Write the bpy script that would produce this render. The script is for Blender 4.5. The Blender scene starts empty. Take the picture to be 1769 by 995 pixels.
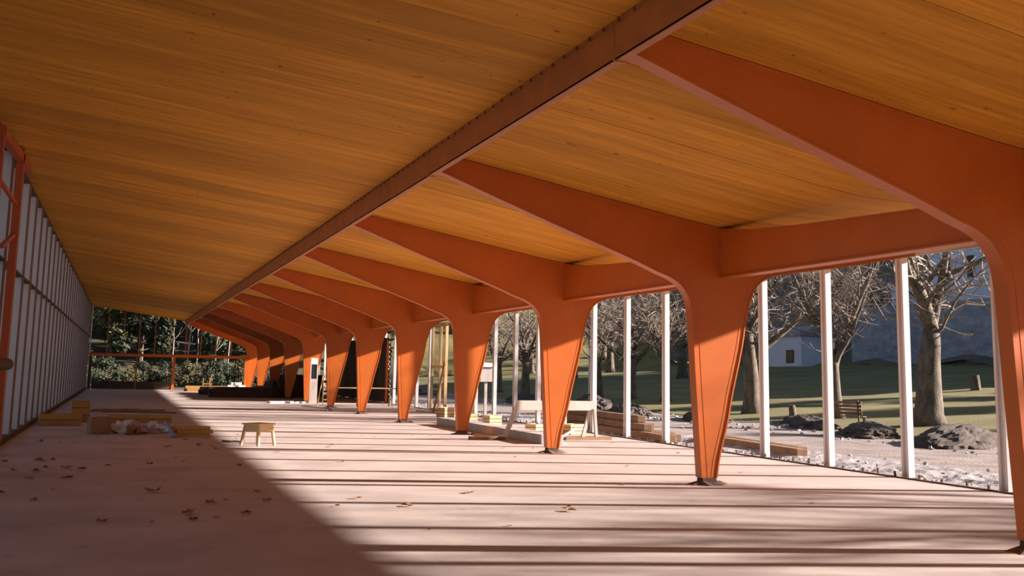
import bpy, math, random
from mathutils import Vector, Matrix, noise
random.seed(7)
scn = bpy.context.scene
COL = scn.collection

# ------------------------------------------------------------------ camera
YAW, PITCH, ROLL, EYE, FPX, CYPX = .3301, .1526, .0192, 1.4926, 1928.55, -150.83
cd = bpy.data.cameras.new('camera'); cam = bpy.data.objects.new('camera', cd); COL.objects.link(cam)
_c, _s, _cp, _sp, _cr, _sr = math.cos(YAW), math.sin(YAW), math.cos(PITCH), math.sin(PITCH), math.cos(ROLL), math.sin(ROLL)
_r0 = Vector((_c, -_s, 0)); _fw = Vector((_s*_cp, _c*_cp, _sp)); _u0 = Vector((-_s*_sp, -_c*_sp, _cp))
_r = _r0*_cr + _u0*_sr; _u = -_r0*_sr + _u0*_cr
_M = Matrix((_r, _u, -_fw)).transposed().to_4x4(); _M.translation = (0, 0, EYE)
cam.matrix_world = _M
cd.sensor_width = 36; cd.lens = FPX/1769*36; cd.shift_y = CYPX/1769
cd.clip_start = .05; cd.clip_end = 600
scn.camera = cam

# ------------------------------------------------------------------ light
SUN_AZ = math.radians(-13.8)      # measured from +X towards +Y
SUN_EL = math.radians(18.8)
sd = bpy.data.lights.new('sun', 'SUN'); sun = bpy.data.objects.new('sun', sd); COL.objects.link(sun)
sdir = Vector((math.cos(SUN_AZ)*math.cos(SUN_EL), math.sin(SUN_AZ)*math.cos(SUN_EL), math.sin(SUN_EL)))
sun.rotation_euler = sdir.to_track_quat('Z', 'Y').to_euler()
sun.location = (40, -10, 30)
sd.energy = 12.0; sd.angle = math.radians(.9); sd.color = (1, .875, .81)
w = bpy.data.worlds.new('world'); scn.world = w; w.use_nodes = True
nt = w.node_tree; nt.nodes.clear()
wo = nt.nodes.new('ShaderNodeOutputWorld'); bg = nt.nodes.new('ShaderNodeBackground'); sk = nt.nodes.new('ShaderNodeTexSky')
sk.sky_type = 'NISHITA'; sk.sun_disc = False; sk.sun_elevation = SUN_EL
sk.sun_rotation = math.radians(90) - SUN_AZ
bg.inputs['Strength'].default_value = .075
nt.links.new(sk.outputs[0], bg.inputs[0]); nt.links.new(bg.outputs[0], wo.inputs[0])
vs = scn.view_settings
vs.view_transform = 'Standard'; vs.look = 'None'; vs.gamma = 1; vs.use_curve_mapping = False
vs.exposure = 0.5

# ------------------------------------------------------------------ materials
def mat(name, col, rough=.7, var=.12, scale=(4, 4, 4), bump=0., bscale=40, metal=0., col2=None, detail=6, rnd=0., spec=.5):
    """noise-mottled principled material; rnd = random brightness per object"""
    m = bpy.data.materials.new(name); m.use_nodes = True
    t = m.node_tree; n = t.nodes; l = t.links; b = n['Principled BSDF']
    b.inputs['Roughness'].default_value = rough; b.inputs['Metallic'].default_value = metal
    b.inputs['Specular IOR Level'].default_value = spec
    tc = n.new('ShaderNodeTexCoord'); mp = n.new('ShaderNodeMapping'); mp.inputs['Scale'].default_value = scale
    l.new(tc.outputs['Object'], mp.inputs['Vector'])
    oi = n.new('ShaderNodeObjectInfo')
    if rnd:
        mu = n.new('ShaderNodeVectorMath'); mu.operation = 'SCALE'; mu.inputs[0].default_value = (37, 91, 53)
        l.new(oi.outputs['Random'], mu.inputs['Scale']); l.new(mu.outputs[0], mp.inputs['Location'])
    nz = n.new('ShaderNodeTexNoise'); nz.inputs['Scale'].default_value = 1; nz.inputs['Detail'].default_value = detail
    nz.inputs['Roughness'].default_value = .62
    l.new(mp.outputs[0], nz.inputs['Vector'])
    rp = n.new('ShaderNodeValToRGB'); rp.color_ramp.elements[0].position = .3; rp.color_ramp.elements[1].position = .7
    c2 = col2 or tuple(min(1, c*(1+var)) for c in col); c1 = col if col2 else tuple(c*(1-var) for c in col)
    rp.color_ramp.elements[0].color = (*c1, 1); rp.color_ramp.elements[1].color = (*c2, 1)
    l.new(nz.outputs[0], rp.inputs[0]); out = rp.outputs[0]
    if rnd:
        mr = n.new('ShaderNodeMapRange'); mr.inputs[3].default_value = 1-rnd; mr.inputs[4].default_value = 1+rnd
        l.new(oi.outputs['Random'], mr.inputs[0])
        sc = n.new('ShaderNodeVectorMath'); sc.operation = 'SCALE'
        l.new(out, sc.inputs[0]); l.new(mr.outputs[0], sc.inputs['Scale']); out = sc.outputs[0]
    l.new(out, b.inputs['Base Color'])
    if bump:
        bn = n.new('ShaderNodeTexNoise'); bn.inputs['Scale'].default_value = bscale; bn.inputs['Detail'].default_value = 4
        l.new(tc.outputs['Object'], bn.inputs['Vector'])
        bp = n.new('ShaderNodeBump'); bp.inputs['Strength'].default_value = bump; bp.inputs['Distance'].default_value = .02
        l.new(bn.outputs[0], bp.inputs['Height']); l.new(bp.outputs[0], b.inputs['Normal'])
    return m
M = {}
M['orange'] = mat('orange_paint', (.54, .128, .016), .42, .10, (1.2, 1.2, 1.2), .04, 25)
M['primer'] = mat('brown_orange_paint', (.48, .155, .035), .55, .15, (1.2, 3, 3), .05, 25)
M['red'] = mat('red_orange_paint', (.42, .07, .012), .5, .12, (2, 2, 2))
M['ply'] = mat('plywood', (.59, .235, .022), .75, .0, (.5, 13, 3), .02, 60, col2=(.80, .36, .042), detail=9, rnd=.13, spec=.15)
def specks(m, scale, thr, dark, stretch=(1, 1, 1)):
    t = m.node_tree; n = t.nodes; l = t.links; b = n['Principled BSDF']
    src = b.inputs['Base Color'].links[0].from_socket
    tc = n.new('ShaderNodeTexCoord'); oi = n.new('ShaderNodeNewGeometry'); mp = n.new('ShaderNodeMapping'); mp.inputs['Scale'].default_value = stretch
    l.new(oi.outputs['Position'], mp.inputs['Vector'])
    z = n.new('ShaderNodeTexNoise'); z.inputs['Scale'].default_value = scale; z.inputs['Detail'].default_value = 2; l.new(mp.outputs[0], z.inputs['Vector'])
    r = n.new('ShaderNodeMapRange'); r.inputs[1].default_value = thr; r.inputs[2].default_value = thr+.06; r.inputs[3].default_value = 1; r.inputs[4].default_value = dark
    l.new(z.outputs[0], r.inputs[0])
    v = n.new('ShaderNodeVectorMath'); v.operation = 'SCALE'; l.new(src, v.inputs[0]); l.new(r.outputs[0], v.inputs['Scale']); l.new(v.outputs[0], b.inputs['Base Color'])
specks(M['ply'], 9, .70, .45)
specks(M['ply'], 1.0, .48, .91, (.35, 2.2, 1))
specks(M['ply'], 1.0, .56, 1.12, (.5, 6, 1))
M['concrete'] = mat('concrete', (.40, .33, .30), .9, 0, (.7, .7, .7), .12, 60, col2=(.53, .45, .41), detail=12)
specks(M['concrete'], 40, .66, .72)
specks(M['concrete'], .8, .55, .90)
specks(M['concrete'], 3.1, .68, .80)
M['kerb'] = mat('kerb_concrete', (.45, .42, .40), .9, .12, (2, 2, 2), .2, 40)
M['white'] = mat('white_paint', (.80, .79, .78), .45, .05, (3, 3, 1))
M['batten'] = mat('brown_batten', (.26, .14, .085), .7, .15, (3, 3, 1))
M['mullwhite'] = mat('pale_metal', (.60, .61, .68), .4, .06, (3, 3, 1), metal=.2)
M['rust'] = mat('rusty_steel', (.10, .055, .035), .85, .35, (8, 8, 8), .2, 60)
M['mortar'] = mat('dark_mortar', (.14, .09, .065), .95, .3, (9, 9, 9), .5, 40)
M['wood'] = mat('pale_timber', (.58, .38, .18), .75, 0, (2, 2, 2), .1, 40, col2=(.72, .50, .26), rnd=.15)
M['oldwood'] = mat('brown_timber', (.19, .11, .058), .85, 0, (3, 3, 3), .2, 40, col2=(.31, .19, .105), rnd=.2)
M['yellow'] = mat('yellow_timber', (.40, .215, .055), .7, .15, (3, 3, 3), .1, 40, rnd=.15)
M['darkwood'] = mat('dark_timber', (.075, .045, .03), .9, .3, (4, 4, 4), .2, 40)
M['greywood'] = mat('weathered_white_timber', (.55, .48, .43), .8, .15, (6, 2, 2), .1, 40)
M['tarp'] = mat('dark_tarpaulin', (.055, .036, .026), .8, .25, (1.5, 1.5, .8), .5, 6)
M['rope'] = mat('pale_rope', (.62, .55, .46), .9, .15, (20, 20, 20))
M['plastic'] = mat('blue_white_plastic', (.42, .46, .60), .3, 0, (6, 6, 6), .3, 20, col2=(.75, .78, .90))
M['mauve'] = mat('mauve_paper', (.34, .24, .34), .6, .2, (6, 6, 6))
M['bluemetal'] = mat('grey_blue_sheet', (.22, .27, .36), .45, .15, (4, 4, 4), metal=.3)
M['leaf'] = mat('dry_leaf', (.20, .085, .03), .85, 0, (30, 30, 30), .2, 60, col2=(.36, .18, .07), rnd=.35)
M['bark'] = mat('plane_bark', (.06, .045, .032), .9, 0, (6, 6, 2.5), .9, 22, col2=(.21, .165, .12), rnd=.12)
M['twig'] = mat('twig_bark', (.30, .235, .19), .85, .25, (8, 8, 8))
M['grass'] = mat('lawn_grass', (.12, .11, .032), .95, 0, (.25, .25, .25), 1.0, 14, col2=(.25, .205, .07), detail=14)
M['gravel'] = mat('gravel_ground', (.19, .145, .125), .95, 0, (1.1, 1.1, 1.1), 1.0, 18, col2=(.40, .32, .285), detail=14)
M['earth'] = mat('dug_earth', (.05, .037, .028), .98, 0, (3, 3, 3), 1.0, 14, col2=(.12, .088, .068), detail=10)
M['shingle'] = mat('grey_shingle', (.16, .145, .15), .95, 0, (7, 7, 7), 1.0, 30, col2=(.52, .47, .47), detail=8)
M['stone'] = mat('pale_stone', (.42, .38, .38), .9, .3, (3, 3, 3), .3, 20)
M['hill'] = mat('wooded_hill', (.08, .06, .046), .98, 0, (.22, .22, .12), 1.0, 2, col2=(.21, .165, .135), detail=14)
M['forestfloor'] = mat('forest_floor', (.03, .028, .012), .98, 0, (.5, .5, .5), 1.0, 5, col2=(.11, .085, .04), detail=12)
M['wallstone'] = mat('grey_stone_wall', (.20, .20, .25), .95, 0, (.9, .9, 1.6), .9, 3, col2=(.44, .44, .54), detail=12)
M['render'] = mat('pale_skylit_render', (.66, .71, .90), .9, .08, (.5, .5, .5))  # blue cast of the sky light is put into this base colour
M['glassdark'] = mat('dark_window', (.02, .022, .03), .15, .1, (2, 2, 2))
M['roofing'] = mat('roof_sheet', (.35, .35, .36), .5, .05, (1, 1, 1))
def leafmat(name, c, c2):
    return mat(name, c, .8, 0, (.9, .9, .9), col2=c2, detail=8, rnd=.15)
M['ever'] = leafmat('evergreen_leaves', (.018, .028, .010), (.045, .062, .022))
M['olive'] = leafmat('olive_leaves', (.055, .058, .018), (.14, .12, .045))
M['brownleaf'] = leafmat('brown_leaves', (.07, .045, .02), (.20, .13, .06))
g = bpy.data.materials.new('clear_glass'); g.use_nodes = True
_b = g.node_tree.nodes['Principled BSDF']; _b.inputs['Transmission Weight'].default_value = 1; _b.inputs['Roughness'].default_value = .03
_b.inputs['Base Color'].default_value = (.9, .93, .95, 1); _b.inputs['IOR'].default_value = 1.1
M['glass'] = g

# ------------------------------------------------------------------ helpers
class MB:
    def __init__(s): s.v = []; s.f = []
    def box(s, x0, x1, y0, y1, z0, z1, mtx=None):
        n = len(s.v)
        p = [Vector((x, y, z)) for z in (z0, z1) for y in (y0, y1) for x in (x0, x1)]
        if mtx: p = [mtx @ q for q in p]
        s.v += [tuple(q) for q in p]
        s.f += [tuple(n+i for i in q) for q in ((0, 2, 3, 1), (4, 5, 7, 6), (0, 1, 5, 4), (2, 6, 7, 3), (0, 4, 6, 2), (1, 3, 7, 5))]
        return s
    def bar(s, a, b, wx, wy, upv=(0, 0, 1)):
        a = Vector(a); b = Vector(b); d = (b-a); L = d.length; d.normalize()
        up = Vector(upv)
        if abs(d.dot(up)) > .98: up = Vector((0, 1, 0))
        x = d.cross(up).normalized(); y = x.cross(d).normalized()
        m = Matrix((x, y, d)).transposed().to_4x4(); m.translation = a
        return s.box(-wx/2, wx/2, -wy/2, wy/2, 0, L, m)
    def prism(s, poly, y0, y1):
        n = len(s.v); k = len(poly)
        s.v += [(x, y0, z) for x, z in poly] + [(x, y1, z) for x, z in poly]
        s.f.append(tuple(range(n, n+k))); s.f.append(tuple(range(n+2*k-1, n+k-1, -1)))
        for i in range(k):
            j = (i+1) % k; s.f.append((n+i, n+k+i, n+k+j, n+j))
        return s
    def strip(s, top, bot, y0, y1):
        """solid band between two XZ polylines of equal length"""
        n = len(s.v); k = len(top)
        for (a, b) in zip(top, bot):
            s.v += [(a[0], y0, a[1]), (a[0], y1, a[1]), (b[0], y1, b[1]), (b[0], y0, b[1])]
        for i in range(k-1):
            o = n+4*i
            for q in range(4):
                r = (q+1) % 4; s.f.append((o+q, o+r, o+4+r, o+4+q))
        s.f.append((n+3, n+2, n+1, n)); o = n+4*(k-1); s.f.append((o, o+1, o+2, o+3))
        return s
    def tube(s, pts, rad, sides=6, cap=True):
        n0 = len(s.v); k = len(pts); P = [Vector(p) for p in pts]
        ref = Vector((.31, .17, .93))
        for i, p in enumerate(P):
            d = (P[min(i+1, k-1)]-P[max(i-1, 0)]).normalized()
            x = d.cross(ref)
            if x.length < .05: x = d.cross(Vector((1, 0, 0)))
            x.normalize(); y = d.cross(x)
            r = rad[i] if hasattr(rad, '__len__') else rad
            for j in range(sides):
                a = 2*math.pi*j/sides; s.v.append(tuple(p+(x*math.cos(a)+y*math.sin(a))*r))
        for i in range(k-1):
            for j in range(sides):
                a = n0+i*sides+j; b = n0+i*sides+(j+1) % sides
                s.f.append((a, b, b+sides, a+sides))
        if cap:
            s.f.append(tuple(n0+j for j in range(sides-1, -1, -1))); s.f.append(tuple(n0+(k-1)*sides+j for j in range(sides)))
        return s
    def mesh(s, name, m, smooth=False):
        me = bpy.data.meshes.new(name); me.from_pydata(s.v, [], s.f); me.materials.append(m); me.validate(); me.update()
        if smooth:
            me.polygons.foreach_set('use_smooth', [True]*len(me.polygons))
        return me
    def build(s, name, m, parent=None, smooth=False, bevel=0):
        o = bpy.data.objects.new(name, s.mesh(name, m, smooth)); COL.objects.link(o)
        if parent: o.parent = parent
        if bevel:
            b = o.modifiers.new('bevel', 'BEVEL'); b.width = bevel; b.segments = 1
        return o
def tag(o, label=None, cat=None, group=None, kind=None):
    if label: o['label'] = label
    if cat: o['category'] = cat
    if group: o['group'] = group
    if kind: o['kind'] = kind
    return o
def empty(name, loc=(0, 0, 0), rz=0):
    o = bpy.data.objects.new(name, None); COL.objects.link(o); o.location = loc; o.rotation_euler = (0, 0, rz); o.empty_display_size = .2
    return o
def copy_tree(o, parent=None):
    c = o.copy(); COL.objects.link(c)
    if parent: c.parent = parent
    for ch in o.children: copy_tree(ch, c)
    return c
ORD = ['zeroth', 'first', 'second', 'third', 'fourth', 'fifth', 'sixth', 'seventh', 'eighth', 'ninth', 'tenth', 'eleventh', 'twelfth',
       'thirteenth', 'fourteenth', 'fifteenth', 'sixteenth', 'seventeenth', 'eighteenth', 'nineteenth', 'twentieth', 'twenty-first', 'twenty-second',
       'twenty-third', 'twenty-fourth', 'twenty-fifth', 'twenty-sixth', 'twenty-seventh', 'twenty-eighth', 'twenty-ninth', 'thirtieth', 'thirty-first', 'thirty-second']
def lerp_curve(pts, x):
    if x <= pts[0][0]: return pts[0][1]
    for (a, b), (c, d) in zip(pts, pts[1:]):
        if x <= c: return b+(d-b)*(x-a)/(c-a)
    return pts[-1][1]
def catmull(P, n=4):
    P = [Vector((p[0], p[1], 0)) for p in P]; out = []
    for i in range(len(P)-1):
        p0 = P[max(i-1, 0)]; p1 = P[i]; p2 = P[i+1]; p3 = P[min(i+2, len(P)-1)]
        for k in range(n):
            t = k/n
            q = .5*((2*p1)+(p2-p0)*t+(2*p0-5*p1+4*p2-p3)*t*t+(3*p1-p0-3*p2+p3)*t**3)
            out.append((q.x, q.y))
    out.append((P[-1].x, P[-1].y)); return out
def offset(P, d):
    out = []
    for i, p in enumerate(P):
        a = P[max(i-1, 0)]; b = P[min(i+1, len(P)-1)]
        t = Vector((b[0]-a[0], b[1]-a[1])).normalized(); out.append((p[0]-t.y*d, p[1]+t.x*d))
    return out

# ------------------------------------------------------------------ dimensions
Y_END = 74.2; Y_NEAR = -6.0
X_LEFT = -2.01; X_RIGHT = 11.66
ROOF = [(-2.6, 5.235), (-2, 5.15), (1, 4.745), (3.68, 4.385), (5.28, 4.10), (6.37, 3.895), (7.47, 3.695), (7.88, 3.632), (8.15, 3.60), (8.6, 3.58), (12.15, 3.53)]
roofz = lambda x: lerp_curve(ROOF, x)
YC = [8.2+6*k for k in range(12)]

# ------------------------------------------------------------------ floor
fl = empty('floor'); tag(fl, kind='structure')
ys = [Y_NEAR+.2]+[2.2+6*i-1.4 for i in range(0, 13)]
ys = [y for y in ys if y < Y_END]+[Y_END+.3]
for i in range(len(ys)-1):
    for (xa, xb) in ((X_LEFT-.25, 11.42),):
        o = MB().box(xa+.004, xb-.004, ys[i]+.005, ys[i+1]-.005, -.2, 0).build('floor_slab', M['concrete'], fl, bevel=.004)
MB().box(X_LEFT-.24, 11.4, Y_NEAR, Y_END+.3, -.26, -.02).build('slab_bed', M['kerb'], fl)
# rusty edge strip with pegs along the open side
tr = empty('trim_1', (11.43, 0, 0)); tag(tr, kind='structure')
MB().box(-.008, .05, Y_NEAR, Y_END, -.15, .018).build('edge_strip', M['rust'], tr)
pg = MB()
y = 4.0
while y < 40:
    pg.box(.06, .085, y, y+.025, -.12, .05+.05*random.random()); y += .35+.25*random.random()
tag(pg.build('rebar_pegs', M['rust'], tr), kind='stuff')
sl = MB()
y = 4.0
while y < 40:
    L = .3+.5*random.random(); sl.bar((.12+.06*random.random(), y, -.06), (.12+.06*random.random(), y+L, -.05), .03, .03); y += L+.15
tag(sl.build('form_board_scraps', M['wood'], tr), kind='stuff')

# ------------------------------------------------------------------ ceiling
ce = empty('ceiling'); tag(ce, kind='structure')
xl = [-2.6+(3.70+2.6)*i/6 for i in range(7)]
xr = [3.70, 4.5, 5.28, 6.37, 7.0, 7.47, 7.88, 8.15, 8.6, 10, 12.12]
PW = .9375
def panel_mesh(xs):
    m = MB(); m.strip([(x, roofz(x)+.05) for x in xs], [(x, roofz(x)) for x in xs], .004, PW-.004)
    return m.mesh('ceiling_panel', M['ply'])
pm = [panel_mesh(xl), panel_mesh(xr)]
n = int((Y_END+.6-Y_NEAR)/PW)+1
for i in range(n):
    for me in pm:
        o = bpy.data.objects.new('ceiling_panel', me); COL.objects.link(o); o.parent = ce
        o.location = (0, Y_NEAR+i*PW, random.uniform(0, .006)); o.rotation_euler = (random.uniform(-.003, .003)*0, 0, 0)
YR1 = Y_NEAR+n*PW
xs = [-2.65]+xl[1:]+xr[1:-1]+[12.16]
rs = MB().strip([(x, roofz(x)+.12) for x in xs], [(x, roofz(x)+.06) for x in xs], Y_NEAR-.1, YR1+.1).build('roof_light_block', M['roofing'], ce)  # unseen sheet added to block sun leaking through the panel gaps
MB().box(12.125, 12.16, Y_NEAR-.1, YR1+.1, roofz(12.12)-.03, roofz(12.12)+.06).build('eave_fascia', M['roofing'], ce)

# ------------------------------------------------------------------ crutches
LEFT = catmull([(3.76, 4.155), (5.28, 3.59), (6.56, 3.13), (7.0, 2.955), (7.24, 2.868), (7.41, 2.755), (7.515, 2.60), (7.562, 2.42), (7.585, 2.2),
                (7.62, 1.57), (7.67, .74), (7.712, .10)])
RIGHT = catmull([(7.915, .10), (7.967, .40), (8.088, .84), (8.175, 1.25), (8.338, 1.91), (8.415, 2.35), (8.516, 2.67), (8.615, 2.82), (8.76, 2.92), (9.05, 3.0),
                 (10.2, 3.18), (11.4, 3.40)])
TOPX = [11.4, 10.2, 9.2, 8.6, 8.3, 8.15, 8.0, 7.88, 7.7, 7.47, 7.0, 6.37, 5.8, 5.28, 4.5, 3.76]
TOP = [(x, roofz(x)-.006) for x in TOPX]
BX = 7.82
def shiftx(P): return [(x-BX, z) for x, z in P]
def make_crutch():
    root = empty('crutch_column', (BX, YC[0], 0))
    L, R_, T = shiftx(LEFT), shiftx(RIGHT), shiftx(TOP)
    MB().prism(L+R_+T[0:], -.078, .078).build('web_plate', M['orange'], root)
    def flange(name, P, side):
        MB().strip(P, offset(P, side*.022), -.09, .09).build(name, M['orange'], root)
    flange('inner_flange', L, -1); flange('outer_flange', R_, -1)
    MB().strip(T, [(x, z-.022) for x, z in T], -.09, .09).build('top_flange', M['orange'], root)
    # folded seam lines running parallel to the edges
    for P, sgn in ((L, 1), (R_, 1)):
        q = offset(P, sgn*.07); r2 = offset(P, sgn*.078)
        MB().strip(q, r2, -.0808, .0808).build('folded_seam', M['orange'], root)
    q = [(x, z-.075) for x, z in T[5:-1]]
    MB().strip(q, [(x, z-.008) for x, z in q], -.0808, .0808).build('folded_seam', M['orange'], root)
    hb = MB(); hb.box(-.115, .105, -.10, .10, .0, .018); hb.build('base_plate', M['rust'], root)
    kn = MB(); kn.prism([(-.118, .018), (.115, .018), (.096, .10), (-.108, .10)], -.085, .085); kn.build('foot_shoe', M['rust'], root)
    md = MB(); k = 14; md.v.append((0, 0, .05))
    for ring, (rr, zz) in enumerate(((.17, .045), (.27, .002))):
        for j in range(k):
            a = 2*math.pi*j/k; q = rr*(1+.28*math.sin(3.1*j+ring)); md.v.append((q*math.cos(a), .7*q*math.sin(a), zz*(1+.3*math.sin(5.0*j)) if ring == 0 else zz))
    for j in range(k):
        j2 = (j+1) % k; md.f.append((0, 1+j, 1+j2)); md.f.append((1+j, 1+k+j, 1+k+j2, 1+j2))
    md.build('mortar_collar', M['mortar'], root)
    return root
proto = make_crutch()
for k, Y in enumerate(YC):
    o = proto if k == 0 else copy_tree(proto)
    o.location = (BX, Y, 0)
    lab = ['orange crutch column cut by the right frame edge, its long arm crossing the upper right',
           'nearest complete orange crutch column, its foot standing farthest forward on the floor']
    tag(o, lab[k] if k < 2 else 'orange steel crutch column, %s from the right of the receding row' % ORD[k+1], 'column', 'row of orange crutch columns')

# purlin carried by the arm tips
pu = empty('roof_purlin', (3.68, 0, 4.05)); tag(pu, 'long brown-orange roof beam running the length of the wooden ceiling', 'beam')
pz = roofz(3.70)-4.05-.006
sm = MB(); sm.box(0, .012, .006, 5.994, .0, pz); sm.box(0, .088, .006, 5.994, 0, .016); sm.box(-.02, .088, .006, 5.994, pz-.014, pz)
sme = sm.mesh('beam_segment', M['primer'])
bl = MB()
for i in range(20): bl.box(-.032, -.02, .15+.3*i, .175+.3*i, pz-.03, pz-.005)
bme = bl.mesh('bolt_row', M['rust'])
for Y in [2.2-6]+[2.2]+YC[:-1]:
    o = bpy.data.objects.new('beam_segment', sme); COL.objects.link(o); o.parent = pu; o.location = (0, Y, random.uniform(-.008, .008))
    b = bpy.data.objects.new('bolt_row', bme); COL.objects.link(b); b.parent = o; tag(b, kind='stuff')
    c = MB().box(-.004, .092, Y-.02, Y+.02, -.006, .1).build('splice_joint', M['primer'], pu)

# edge beams from crutch to crutch
BT = [(0, 3.60), (.15, 3.585), (.5, 3.545), (.9, 3.50), (2.2, 3.42), (4.3, 3.335), (6.0, 3.30)]
def band(m, t, x0, x1, zb, zt, A):
    n = len(m.v)
    for q in t:
        yy = -A-q
        m.v.extend([(x0, yy, zb(q)), (x1, yy, zb(q)), (x1, yy, zt(q)), (x0, yy, zt(q))])
    for i in range(len(t)-1):
        o = n+4*i
        for a in range(4):
            b = (a+1) % 4; m.f.append((o+a, o+4+a, o+4+b, o+b))
    m.f.append((n, n+1, n+2, n+3)); o = n+4*(len(t)-1); m.f.append((o+3, o+2, o+1, o))
A = .081; tt = [0, .1, .3, .5, .9, 1.5, 2.2, 3.2, 4.3, 6-2*A]
pzf = lambda q: lerp_curve(BT, q)-.012
mw, mb, mt = MB(), MB(), MB()
band(mw, tt, .03, .05, lambda q: 2.9, lambda q: pzf(q)-.015, A)
band(mb, tt, 0, .2, lambda q: 2.88, lambda q: 2.9, A)
band(mt, tt, 0, .2, lambda q: pzf(q)-.015, pzf, A)
bms = [('web_plate', mw.mesh('web_plate', M['orange'])), ('bottom_flange', mb.mesh('bottom_flange', M['orange'])), ('top_flange', mt.mesh('top_flange', M['orange']))]
for k, Y in enumerate(YC):
    o = empty('edge_beam', (7.99, Y, 0))
    for nme, me in bms:
        p = bpy.data.objects.new(nme, me); COL.objects.link(p); p.parent = o
    gp = MB().box(.018, .06, -.10, -.082, 2.905, 3.36).build('end_plate', M['primer'], o)
    tag(o, 'orange edge beam meeting the %s crutch column from its near side' % ('rightmost' if k == 0 else ORD[k+1]+'-from-right'), 'beam', 'edge beams between crutches')

# ------------------------------------------------------------------ open facade posts on the right
def make_post():
    root = empty('facade_post')
    zt_ = roofz(X_RIGHT)-.004
    MB().box(-.055, .055, -.085, -.04, 0, zt_).build('outer_profile', M['white'], root)
    MB().box(-.055, .055, .04, .085, 0, zt_).build('inner_profile', M['white'], root)
    MB().box(-.03, .04, -.04, .04, 0, zt_).build('core', M['mullwhite'], root)
    MB().box(-.09, .09, -.11, .11, -.12, .0).build('foot', M['rust'], root)
    return root
pp = make_post(); first = True
PK = list(range(-5, 31))
for k in PK:
    Y = 12.72+2.067*k
    if 38.9 < Y < 41.7 or Y > Y_END: continue
    o = pp if first else copy_tree(pp); first = False
    o.location = (X_RIGHT, Y, 0)
    if k < 0: lab = 'white metal facade post standing just beyond the right edge of the photo'
    elif k == 0: lab = 'white facade post at the right edge, beside the cut-off crutch column'
    else: lab = 'white metal facade post, %s from the right of the open side' % ORD[k+1]
    tag(o, lab, 'post', 'white posts of the open facade')

# ------------------------------------------------------------------ left window wall
wl = empty('wall_left', (X_LEFT, 0, 0)); tag(wl, kind='structure')
zt_ = 5.12
mume = MB().box(-.16, -.01, -.03, .03, .10, zt_).mesh('mullion', M['mullwhite'])
btme = MB().box(-.01, .032, -.022, .03, .10, zt_).mesh('inner_batten', M['batten'])
y = 22.6-1.88*14
while y < Y_END-.3:
    o = bpy.data.objects.new('mullion', mume); COL.objects.link(o); o.parent = wl; o.location = (0, y, 0); y += 1.88
    q = bpy.data.objects.new('inner_batten', btme); COL.objects.link(q); q.parent = o
MB().box(-.18, .03, Y_NEAR, Y_END, 0, .10).build('sill', M['darkwood'], wl)
MB().box(-.17, .0, Y_NEAR, Y_END, roofz(X_LEFT)-.05, roofz(X_LEFT)-.01).build('head_rail', M['darkwood'], wl)
MB().box(-.145, .015, Y_NEAR, Y_END, 3.19, 3.23).build('transom', M['darkwood'], wl)

# ------------------------------------------------------------------ end wall
wb = empty('wall_back', (0, Y_END, 0)); tag(wb, kind='structure')
MB().box(-1.95, 7.75, -.06, .06, 2.02, 2.20).build('crossbeam', M['orange'], wb)
for (x, wd, m) in ((-1.84, .16, 'darkwood'), (.86, .10, 'oldwood'), (3.1, .17, 'orange')):
    MB().box(x-wd/2, x+wd/2, -.06, .06, 0, 2.02).build('post', M[m], wb)
MB().box(7.45, 7.72, -.20, .06, 0, 2.02).build('box_post', M['orange'], wb)
x = -.93
while x < 7.4:
    MB().box(x-.025, x+.025, -.04, .04, 2.2, roofz(x)-.01).build('mullion', M['primer'], wb); x += .935
MB().box(X_LEFT+.05, X_LEFT+.13, -.05, .05, 0, roofz(X_LEFT)-.05).build('corner_post', M['mullwhite'], wb)
MB().box(-1.7, 3.0, -.03, .03, 0.02, .50).build('low_boarding', M['darkwood'], wb)

# ------------------------------------------------------------------ terrain outside
def zt(X, Y):
    z = -.12
    if X > 22: z += .065*(min(X, 66)-22)
    if X > 66: z += min(.45*(X-66), 19)
    if Y > 128 and X > 21: z += .30*(Y-128)*min(1, (X-20)/8)
    return z
def grid(name, m, x0, x1, y0, y1, nx, ny, fz, amp=.0, fs=.3):
    b = MB()
    for j in range(ny+1):
        for i in range(nx+1):
            X = x0+(x1-x0)*i/nx; Y = y0+(y1-y0)*j/ny
            b.v.append((X, Y, fz(X, Y)+amp*noise.noise((X*fs, Y*fs, 1.3))))
    for j in range(ny):
        for i in range(nx):
            a = j*(nx+1)+i; b.f.append((a, a+1, a+nx+2, a+nx+1))
    return tag(b.build(name, m, smooth=True), kind='structure')
grid('gravel_ground', M['gravel'], 11.48, 22.2, -60, 160, 22, 220, lambda X, Y: -.13, .035, .8)
grid('lawn', M['grass'], 22.0, 66.5, -80, 170, 60, 200, zt, .10, .35)
grid('hillside', M['hill'], 66, 190, -120, 260, 50, 120, zt, 1.6, .12)
grid('forest_ground', M['forestfloor'], -120, 22, Y_END+.3, 200, 60, 50, lambda X, Y: -.15+max(0, Y-84)*.30*min(1, max(.35, 1-(X-8)/60)), .5, .2)
grid('terrace_ground', M['gravel'], -120, X_LEFT-.26, -80, Y_END+.3, 30, 40, lambda X, Y: -.2, .0, 1)
grid('forecourt_ground', M['gravel'], X_LEFT-.3, 11.5, -80, Y_NEAR+.2, 10, 20, lambda X, Y: -.06, .0, 1)

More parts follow.
